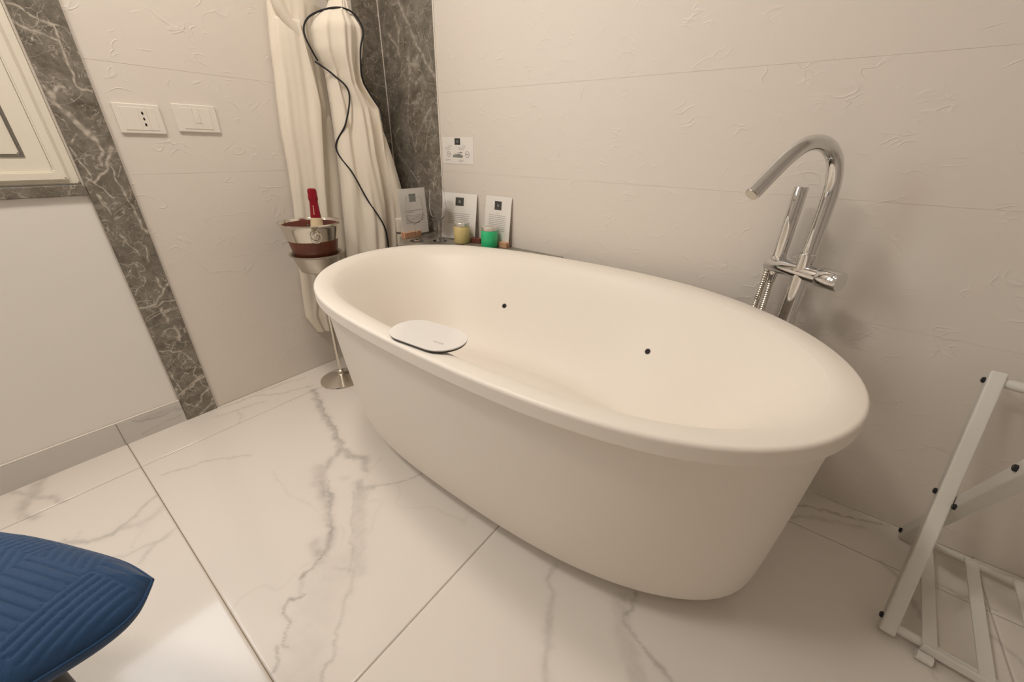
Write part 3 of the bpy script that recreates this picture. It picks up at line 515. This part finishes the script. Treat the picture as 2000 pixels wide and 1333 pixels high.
# champagne bottle leaning in the bucket
bo = tag(empty('champagne_bottle', (BX+.003, BY+.022, .655)), 'champagne bottle with red foil neck standing in steel ice bucket', 'bottle')
bo.rotation_euler = (math.radians(-4), math.radians(-3), 0)
lathe('bottle_glass', [(.03, 0), (.040, .004), (.041, .05), (.036, .075), (.026, .10), (.021, .115)], (0, 0, 0), 'green', bo, 40)
lathe('neck_label', [(.0262, .100), (.0245, .108), (.0225, .124), (.0205, .136)], (0, 0, 0), 'label', bo, 40, False, False)
lathe('foil', [(.0222, .124), (.0212, .130), (.0185, .160), (.0165, .190), (.0162, .200), (.0185, .206), (.0188, .218), (.0172, .224), (.0178, .236), (.0165, .246), (.010, .250)], (0, 0, 0), 'foil', bo, 40, False, True)
bm = bmesh.new()
for k in range(5):
    zz = .150+k*.0075; rr_ = .0192-(zz-.16)*.066+.0004
    aa = math.atan2(CAMP.y-BY, CAMP.x-BX)-.25
    c_ = Vector((math.cos(aa)*rr_, math.sin(aa)*rr_, zz)); t_ = Vector((-math.sin(aa), math.cos(aa), 0))
    q = [bm.verts.new(c_+t_*a*.0016+Vector((0, 0, b*.0026))) for a, b in ((-1, -1), (1, -1), (1, 1), (-1, 1))]; bm.faces.new(q)
tag(bm_obj('foil_lettering', bm, 'label', bo))
# ------------------------------------------------------------------ hooded robes on the left wall
ROWS_R = [(1.615, -.290, -.262), (1.585, -.312, -.243)]+ROBE_R
ROWS_L = [(1.65, -.45, -.40), (1.61, -.505, -.35)]+ROBE_L
def interp_rows(R_, z):
    zs = [r[0] for r in R_][::-1]; return np.interp(z, zs, [r[1] for r in R_][::-1]), np.interp(z, zs, [r[2] for r in R_][::-1])
def robe_body(rows_, xb, depth, folds, nz=150, ns=130):
    """front sheet and back sheet of a hanging garment; returns rings and the front-surface function"""
    z_hi, z_lo = rows_[0][0], rows_[-1][0]
    def front(s, z):
        d = depth(z); e = np.clip(s*(1-s)*4, 0, 1)**.42; x = xb+d*e
        for a, k, ph, dr in folds: x = x+a*e*np.clip((1.66-z)*2.6, .2, 1)*np.sin(2*PI*(k*s+ph)+dr*z+.8*np.sin(3.1*z+ph*5))
        return x
    rg = []
    for z in np.linspace(z_hi, z_lo, nz):
        l, r = interp_rows(rows_, z); l = float(l); r = float(r); row = []
        for k in range(ns): s = k/(ns-1); row.append((float(front(s, z)), l+(r-l)*s, float(z)))
        for k in range(12): s = 1-(k+1)/13; row.append((xb-.004, l+(r-l)*s, float(z)))
        rg.append(row)
    return rg, front
def surf(rows_, front, y, z, off=.004):
    l, r = interp_rows(rows_, z); s = min(1, max(0, (y-l)/(r-l))); return Vector((float(front(s, z))+off, y, z))
rR = tag(empty('bathrobe', (.05, -.25, .14)), 'cream hooded bathrobe with thin black piping hanging nearest the corner', 'bathrobe', 'bathrobes on the left wall')
def rpart(o, root): o.parent = root; o.matrix_parent_inverse = Matrix.Translation(-root.location); return o
dR = lambda z: float(np.interp(z, [.1, .7, 1.15, 1.3, 1.42, 1.5, 1.60], [.095, .105, .095, .085, .105, .11, .04]))
rg, fR = robe_body(ROWS_R, .100, dR, [(.014, 2.2, .10, 1.6), (.007, 4.3, .35, -2.2), (.003, 7.4, .7, 3.0)])
rpart(loft('robe_body', rg, 'robe'), rR)
# hood opening: recessed fold lines under the black edge
p1 = spline([surf(ROWS_R, fR, y, z, .010) for y, z in PIPE1], 8); p2 = spline([surf(ROWS_R, fR, y, z, .009) for y, z in PIPE2], 8)
rpart(tube('black_piping', p1, .0034, 'black', None, 10), rR); rpart(tube('black_piping', p2, .0034, 'black', None, 10), rR)
# sleeve hanging on the corner side, with its cuff
slv = []
for z in np.linspace(1.26, .60, 60):
    c_y = np.interp(z, [.60, .80, 1.0, 1.15, 1.26], [-.135, -.138, -.170, -.20, -.235]); c_x = np.interp(z, [.6, .9, 1.15, 1.26], [.178, .170, .150, .13])
    a_ = np.interp(z, [.60, .66, .9, 1.1, 1.22, 1.26], [.042, .046, .040, .034, .020, .004]); 
    slv.append([(c_x+.75*a_*math.cos(t)*(1+.10*math.sin(3*t+z*9)), c_y+a_*math.sin(t)*(1+.08*math.sin(2*t+z*6)), float(z)) for t in np.linspace(0, 2*PI, 40, endpoint=False)])
sl = rpart(loft('sleeve', slv, 'robe'), rR)
cf_ = []
for z, k_ in ((.735, 1.0), (.738, 1.07), (.73, 1.10), (.64, 1.10), (.60, 1.10), (.596, 1.05)):
    cf_.append([(.176+.75*.047*k_*math.cos(t), -.135+.047*k_*math.sin(t), z) for t in np.linspace(0, 2*PI, 40, endpoint=False)])
rpart(loft('cuff', cf_, 'robe'), rR)
q_ = Vector((.176+.75*.0525*math.cos(-.75), -.135+.0525*math.sin(-.75), .665))
rpart(tube('cuff_stitch', [q_+Vector((-.006, -.012, .002)), q_+Vector((.003, .004, -.001)), q_+Vector((.004, .010, 0))], .0025, 'black', None, 8), rR)
rL = tag(empty('bathrobe', (.04, -.45, .2)), 'cream bathrobe hanging behind the ice bucket, further from the corner', 'bathrobe', 'bathrobes on the left wall')
dL = lambda z: float(np.interp(z, [.2, .5, .85, 1.2, 1.45, 1.6, 1.65], [.042, .045, .048, .055, .058, .055, .02]))
rg, fL = robe_body(ROWS_L, .010, dL, [(.008, 2.1, .0, 1.2), (.0035, 4.4, .4, -1.7), (.0012, 8.3, .2, 2.5)])
rpart(loft('robe_body', rg, 'robe'), rL)
# front panel: a broad flap lying over the left half
fp = []
for z in np.linspace(1.50, .60, 90):
    l, r_ = interp_rows(ROWS_L, z); w0 = np.interp(z, [.6, .9, 1.2, 1.5], [.52, .50, .56, .42]); row = []
    for k in range(30):
        a = k/29; s = .05+(w0-.05)*a; y = float(l+(r_-l)*s); x = float(fL(s, z))+.004+.014*a**2+.006*math.sin(PI*a); row.append((x, y, float(z)))
    for k in range(30):
        a = 1-k/29; s = .05+(w0-.05)*a; y = float(l+(r_-l)*s); row.append((float(fL(s, z))-.006, y-.001, float(z)))
    fp.append(row)
rpart(loft('front_panel', fp, 'robe'), rL)
hp = spline([Vector((x, y, z)) for x, y, z in [(.052, -.475, 1.645), (.058, -.505, 1.60), (.060, -.505, 1.55), (.060, -.480, 1.50), (.062, -.450, 1.46), (.060, -.425, 1.41), (.056, -.408, 1.35), (.050, -.40, 1.28)]], 8)
nh = len(hp); rpart(tube('shawl_collar', hp, [.004+.017*math.sin(PI*min(1, .12+i/nh*.86))**.8 for i in range(nh)], 'robe', None, 18), rL)
slv = []
for z in np.linspace(1.22, .58, 50):
    c_y = np.interp(z, [.58, .9, 1.22], [-.415, -.385, -.37]); a_ = np.interp(z, [.58, .9, 1.15, 1.22], [.036, .038, .028, .004])
    slv.append([(.045+.5*a_*math.cos(t), c_y+a_*math.sin(t)*(1+.08*math.sin(2*t+z*7)), float(z)) for t in np.linspace(0, 2*PI, 36, endpoint=False)])
rpart(loft('sleeve', slv, 'robe'), rL)
for (hy, hz, lb) in ((-.277, 1.625, 'steel wall hook above the robe with black piping'), (-.425, 1.66, 'steel wall hook above the robe behind the bucket')):
    hk = tag(empty('wall_hook', (0, hy, hz)), lb, 'hook', 'robe hooks')
    lathe('hook_plate', [(.022, 0), (.022, .004), (.018, .006)], (0, 0, .02), 'steel', hk, 28, axis=(1, 0, 0))
    tube('hook_peg', spline([(.004, 0, .02), (.06, 0, .012), (.11, 0, .012), (.118, 0, .03)], 6), .005, 'steel', hk, 12)
# ------------------------------------------------------------------ things on the corner shelf
SZ = .6585
def jar(name, label, x, y, r, h, wax):
    j = tag(empty(name, (x, y, SZ)), label, 'jar', 'lidded jars on the marble shelf')
    lathe('jar_body', [(r*.80, 0), (r*.93, .002), (r, .010), (r, h*.78), (r*.93, h*.83)], (0, 0, 0), wax, j, 40)
    lathe('lid', [(r*.97, h*.83), (r*.985, h*.835), (r*.985, h*.985), (r*.95, h), (r*.4, h*1.0)], (0, 0, 0), 'lid', j, 40)
jar('candle_jar', 'pale yellow jar with aluminium lid on the corner shelf', .583, -.098, .037, .096, 'ywax')
jar('candle_jar', 'bright green jar with aluminium lid on the corner shelf', .735, -.075, .038, .092, 'gwax')
def wineglass(x, y, label, h=.235):
    g_ = tag(empty('wine_glass', (x, y, SZ)), label, 'wine glass', 'wine glasses on the marble shelf')
    k = h/.235
    pr = [(.033, 0), (.034, .0015), (.012, .004), (.005, .010), (.0036, .030), (.0036, .085), (.006, .095), (.020, .104), (.034, .120), (.0395, .145), (.040, .165), (.037, .20), (.0335, .235)]
    pi_ = [(.0325, .2345), (.0362, .20), (.0391, .165), (.0386, .146), (.0332, .1215), (.0195, .1065), (.006, .100), (.0005, .099)]
    lathe('foot_and_stem', [(a, b*k) for a, b in pr[:7]], (0, 0, 0), 'glass', g_, 32, True, True)
    lathe('bowl', [(.0005, .0953*k)]+[(a, b*k) for a, b in pr[6:]]+[(a, b*k) for a, b in pi_], (0, 0, 0), 'glass', g_, 40, True, True)
wineglass(.475, -.140, 'clear stemmed wine glass in front of the marble slab')
wineglass(.395, -.215, 'clear stemmed wine glass in front of the leaning paper nearest the robes', .20)
def textcard(name, label, cat, c, az, w, h, lean, mats, lines, logo, thick=.0012, group=None):
    """printed card: bottom centre c, facing azimuth az, leaning back"""
    t = tag(empty(name, c), label, cat, group); t.rotation_euler = (-lean, 0, az+PI/2)
    # local frame: x right, z up, faces -y
    box('sheet', (-w/2, 0, 0), (w/2, thick, h), 'paper', t)
    lx, lz, lw, lh = logo
    box('printed_logo', (lx-lw/2, -.0003, lz-lh/2), (lx+lw/2, 0.0, lz+lh/2), mats, t)
    lathe('logo_emblem', [(lw*.14, 0), (lw*.10, .0001)], (lx, -.00035, lz), 'logo2', t, 16, True, True, axis=(0, -1, 0))
    bm = bmesh.new()
    for (xa, xb, z, th) in lines:
        q = [bm.verts.new(p) for p in ((xa, -.0004, z), (xb, -.0004, z), (xb, -.0004, z+th), (xa, -.0004, z+th))]; bm.faces.new(q)
    tag(bm_obj('printed_text', bm, 'ink', t), kind='stuff')
    return t
def para(x0, x1, z0, n, dz, th, seed, pc=.012):
    """rows of word-length dashes"""
    r_ = random.Random(seed); L = []
    for k in range(n):
        x = x0; xe = x1 if k < n-1 else x0+(x1-x0)*.5
        while x < xe-.003:
            w_ = min(r_.uniform(.4, 1.4)*pc, xe-x); L.append((x, x+w_, z0-k*dz, th)); x += w_+pc*.16
    return L
textcard('info_card', 'white printed sheet in wooden block, standing nearest the robes', 'card', (.305, -.140, SZ+.012), 0.0, .165, .215, math.radians(3), 'logo2',
         para(-.055, .06, .112, 2, .008, .0022, 1)+para(-.055, .065, .088, 5, .0085, .0022, 2), (.0, .172, .042, .036), group='printed sheets on the marble shelf')
textcard('info_card', 'white glossy printed sheet behind the yellow jar', 'card', (.520, -.062, SZ+.004), math.radians(-77), .190, .212, math.radians(9), 'logo',
         para(-.058, .060, .118, 6, .0088, .0022, 3)+para(-.012, .016, .060, 1, .008, .0022, 4), (.002, .174, .046, .038), group='printed sheets on the marble shelf')
textcard('info_card', 'white printed sheet leaning on the wall behind the green jar', 'card', (.735, -.030, SZ+.001), math.radians(-90), .150, .216, math.radians(6), 'logo',
         para(-.050, .050, .132, 10, .0082, .0020, 5)+para(-.01, .012, .142, 1, .008, .002, 6), (.0, .176, .040, .038), group='printed sheets on the marble shelf')
def block(label, c, az, l, d, h, mat):
    b_ = tag(empty('card_holder', c, az), label, 'card holder', 'wooden card holder blocks')
    box('block_front', (-l/2, -d/2, 0), (l/2, -.002, h), mat, b_, .0015); box('block_back', (-l/2, .002, 0), (l/2, d/2, h), mat, b_, .0015); box('block_base', (-l/2, -.002, 0), (l/2, .002, h*.35), mat, b_)
block('pale pink wooden block holding the sheet nearest the robes', (.308, -.175, SZ), PI/2, .105, .030, .028, 'wood')
block('dark red wooden block between the yellow and green jars', (.632, -.050, SZ), math.radians(13), .05, .026, .022, 'redwood')
block('pale wooden block beside the green jar', (.790, -.036, SZ), 0, .045, .026, .024, 'wood')
# ------------------------------------------------------------------ notice on the back wall
no = textcard('wall_notice', 'small white printed notice with bathtub drawing on back wall', 'sign', (.482, -.0012, .998), math.radians(-90), .196, .112, 0, 'logo',
    [(-.058, -.036, .0745, .0018), (.030, .050, .0745, .0018)]+para(-.082, -.006, .0665, 1, .006, .0018, 7)+para(-.080, -.012, .0605, 1, .006, .0018, 8)+para(.006, .086, .0665, 1, .006, .0018, 9)+para(.008, .074, .0605, 1, .006, .0018, 10)
    +para(-.080, -.010, .0155, 1, .006, .0018, 11)+para(-.080, -.062, .0105, 1, .006, .0018, 12)+para(.004, .070, .0155, 1, .006, .0018, 13)+para(.008, .060, .0095, 1, .006, .0018, 14)
    +[(-.066, -.052, .0395, .0025), (.052, .070, .0400, .0035)], (.0, .094, .036, .027), thick=.0006)
for cx_, cz_, r_ in ((-.060, .041, .011), (.061, .041, .0125)):
    tube('printed_circle', [(cx_+r_*math.cos(t), -.0004, cz_+r_*math.sin(t)) for t in np.linspace(0, 2*PI, 25)], .0009, 'ink', no, 6, False)
bm = bmesh.new()
for P_ in ([(-.034, .028), (.030, .026), (.034, .036), (.010, .043), (-.030, .038)], [(-.032, .040), (-.006, .046), (.026, .052), (.032, .046), (.004, .046)]):
    bm.faces.new([bm.verts.new((a, -.00035, b)) for a, b in P_])
bm_obj('bathtub_drawing', bm, 'logo2', no)
# ------------------------------------------------------------------ switch plates
def plate(name, label, y0, y1, z0, z1, kind):
    t = tag(empty(name, (0, (y0+y1)/2, (z0+z1)/2)), label, 'wall plate', 'wall plates on the left wall'); w_, h_ = (y1-y0)/2, (z1-z0)/2
    box('cover', (0, -w_, -h_), (.007, w_, h_), 'plate', t, .002)
    n = 4; mw = .0225; x0_ = -.0455
    def mod(i, k, mat='plate'): return box('module', (.0055, x0_+i*mw+.0004, -.0335), (.0082, x0_+(i+k)*mw-.0004, .0335), mat, t, .0008)
    if kind == 'socket':
        m_ = mod(0, 2); mod(2, 2) if False else None
        mod(2, 1); 
        b_ = mod(3, 1)
        b_.name = 'socket_module'
        box('indicator_slot', (.0080, -.016, -.012), (.0084, -.0145, .008), 'joint', t)
        for k, (dz, r_) in enumerate(((.0125, .0036), (0, .0033), (-.0125, .0036))):
            hh = lathe('socket_hole', [(r_, 0), (r_*.98, .0003)], (.0083, .013, dz), 'hole', t, 16, True, True, axis=(1, 0, 0)); hh.scale = (1, .8, 1.35)
    else:
        mod(0, 1.6); mod(1.6, .9); mod(2.5, 1.5)
        box('switch_mark', (.0082, .003, -.016), (.0086, .011, -.0145), 'joint', t)
        box('switch_key', (.0080, -.0075, -.014), (.0092, .0085, .024), 'plate', t, .0006)
plate('power_socket', 'ivory wall plate with three socket holes beside marble post', -1.077, -.956, 1.089, 1.176, 'socket')
plate('light_switch', 'ivory light switch plate nearer the robes', -.918, -.7885, 1.099, 1.186, 'switch')
# ------------------------------------------------------------------ folding luggage rack by the back wall
ra = tag(empty('luggage_rack', (2.401, -.040, 0), math.radians(-5.5)), 'white metal folding luggage rack with slatted lower shelf by back wall', 'luggage rack')
def bar(name, a, b, w, d, mat='rack', up=(1, 0, 0), bev=.004):
    a, b = Vector(a), Vector(b); A = (b-a).normalized(); X_ = Vector(up); X_ = (X_-A*X_.dot(A)).normalized(); Y_ = A.cross(X_)
    return obox(name, (a+b)/2, X_, Y_, A, (w/2, d/2, (b-a).length/2), mat, ra, bev, 3)
RXW = .56
for k, x in enumerate((-.030, RXW)):
    xi = .002 if k == 0 else x-.032; s_ = -1 if k == 0 else 1
    bar('leg', (x, -.402, .010), (x, -.016, .595), .030, .030)
    bar('leg', (xi, -.004, .014), (xi, -.372, .556), .030, .036)
    for (xx, yy, zz) in ((x, -.028, .572), (x, -.196, .319), (x, -.384, .036), (xi, -.018, .034), (xi, -.352, .528), (xi, -.232, .318)):
        lathe('bolt_cap', [(.0075, 0), (.0075, .004), (.0055, .006)], (xx+s_*.0148, yy, zz), 'rubber', ra, 14, axis=(s_, 0, 0))
tube('top_rail', [(-.028, -.026, .576), (RXW, -.026, .576)], .0125, 'rack', ra)
tube('top_rail', [(.004, -.360, .538), (RXW-.032, -.360, .538)], .0125, 'rack', ra)
tube('bottom_rail', [(-.028, -.388, .024), (RXW, -.388, .024)], .0115, 'rack', ra)
tube('bottom_rail', [(.004, -.014, .030), (RXW-.032, -.014, .030)], .0115, 'rack', ra)
for x in SLATS: bar('shelf_slat', (x, -.020, .042), (x, -.402, .036), .027, .006, bev=.002)
bar('shelf_front_bar', (SLATS[0]-.012, -.404, .030), (RXW-.06, -.404, .030), .022, .008, up=(0, 0, 1), bev=.002)
tube('shelf_clip', [(SLATS[0]-.016, -.417, .013), (SLATS[0]+.012, -.417, .013)], .0115, 'rack', ra)
# ------------------------------------------------------------------ blue quilted stool
so = tag(empty('stool', (1.10, -1.74, 0)), 'navy blue quilted velvet stool with black legs at the photo edge', 'stool')
def sp(o): o.parent = so; o.matrix_parent_inverse = Matrix.Translation(-so.location); return o
OUT = [(1.230, -1.483), (1.265, -1.507), (1.279, -1.540), (1.278, -1.600), (1.268, -1.70), (1.24, -1.82), (1.18, -1.90), (1.08, -1.945), (.94, -1.93), (.83, -1.87), (.79, -1.79), (.82, -1.705), (.88, -1.65), (.979, -1.588), (1.067, -1.544), (1.159, -1.503), (1.230, -1.483)]
op = spline([Vector((a, b, 0)) for a, b in OUT], 24)[:-1]; SC = np.array([1.04, -1.72]); ZS = .445
oa = np.array([(p.x, p.y) for p in op]); NR = 130; NA = len(oa)
rho = np.linspace(0.002, 1, NR); co = []
def quilt(x, y):
    a = math.radians(25); u = (x*math.cos(a)+y*math.sin(a)); v = (-x*math.sin(a)+y*math.cos(a)); c = .105; sp_ = .0131
    iu, iv = np.floor(u/c), np.floor(v/c); fu, fv = u/c-iu, v/c-iv
    dia = np.abs(np.sin(PI*(u+v)*.707/sp_)); hor = np.abs(np.sin(PI*v/sp_)); ver = np.abs(np.sin(PI*u/sp_))
    m = (iu+2*iv) % 3
    return np.where(m < .5, dia, np.where(m < 1.5, hor, ver))**.38
def seat(sign, amp, q_):
    P_ = []
    for r_ in rho:
        xy = SC+(oa-SC)*r_; E_ = (1-r_**3.2)**.55; z = ZS+sign*amp*E_
        if q_: z = z+.0042*quilt(xy[:, 0], xy[:, 1])*min(1, E_*2.5)
        P_.append(np.column_stack([xy, z+np.zeros(NA)]))
    return np.concatenate(P_)
ii = np.arange(NR-1)[:, None]*NA+np.arange(NA)[None, :]; jj = np.arange(NR-1)[:, None]*NA+(np.arange(NA)[None, :]+1) % NA
q = np.stack([ii, jj, jj+NA, ii+NA], -1).reshape(-1, 4)
def np_mesh(name, co, q, mat):
    me = bpy.data.meshes.new(name); me.vertices.add(len(co)); me.vertices.foreach_set('co', co.ravel().astype(np.float32)); me.loops.add(q.size); me.loops.foreach_set('vertex_index', q.ravel().astype(np.int32))
    me.polygons.add(len(q)); me.polygons.foreach_set('loop_start', np.arange(0, q.size, 4).astype(np.int32)); me.update(calc_edges=True); me.polygons.foreach_set('use_smooth', [True]*len(me.polygons))
    me.materials.append(M[mat]); o = bpy.data.objects.new(name, me); COL.objects.link(o); return o
sp(np_mesh('quilted_seat', seat(1, .048, True), q, 'blue')); sp(np_mesh('seat_underside', seat(-1, .075, False), q[:, ::-1], 'blue'))
sp(tube('seat_piping', [Vector((p.x, p.y, ZS)) for p in op]+[Vector((op[0].x, op[0].y, ZS))], .0030, 'blue', None, 8, False))
for (x_, y_) in ((1.160, -1.636), (.90, -1.70), (1.16, -1.86), (.90, -1.86)):
    sp(tube('leg', [(x_, y_, ZS-.06), (x_, y_, .2), (x_, y_, .0)], [.022, .018, .012], 'rubber', None, 18))
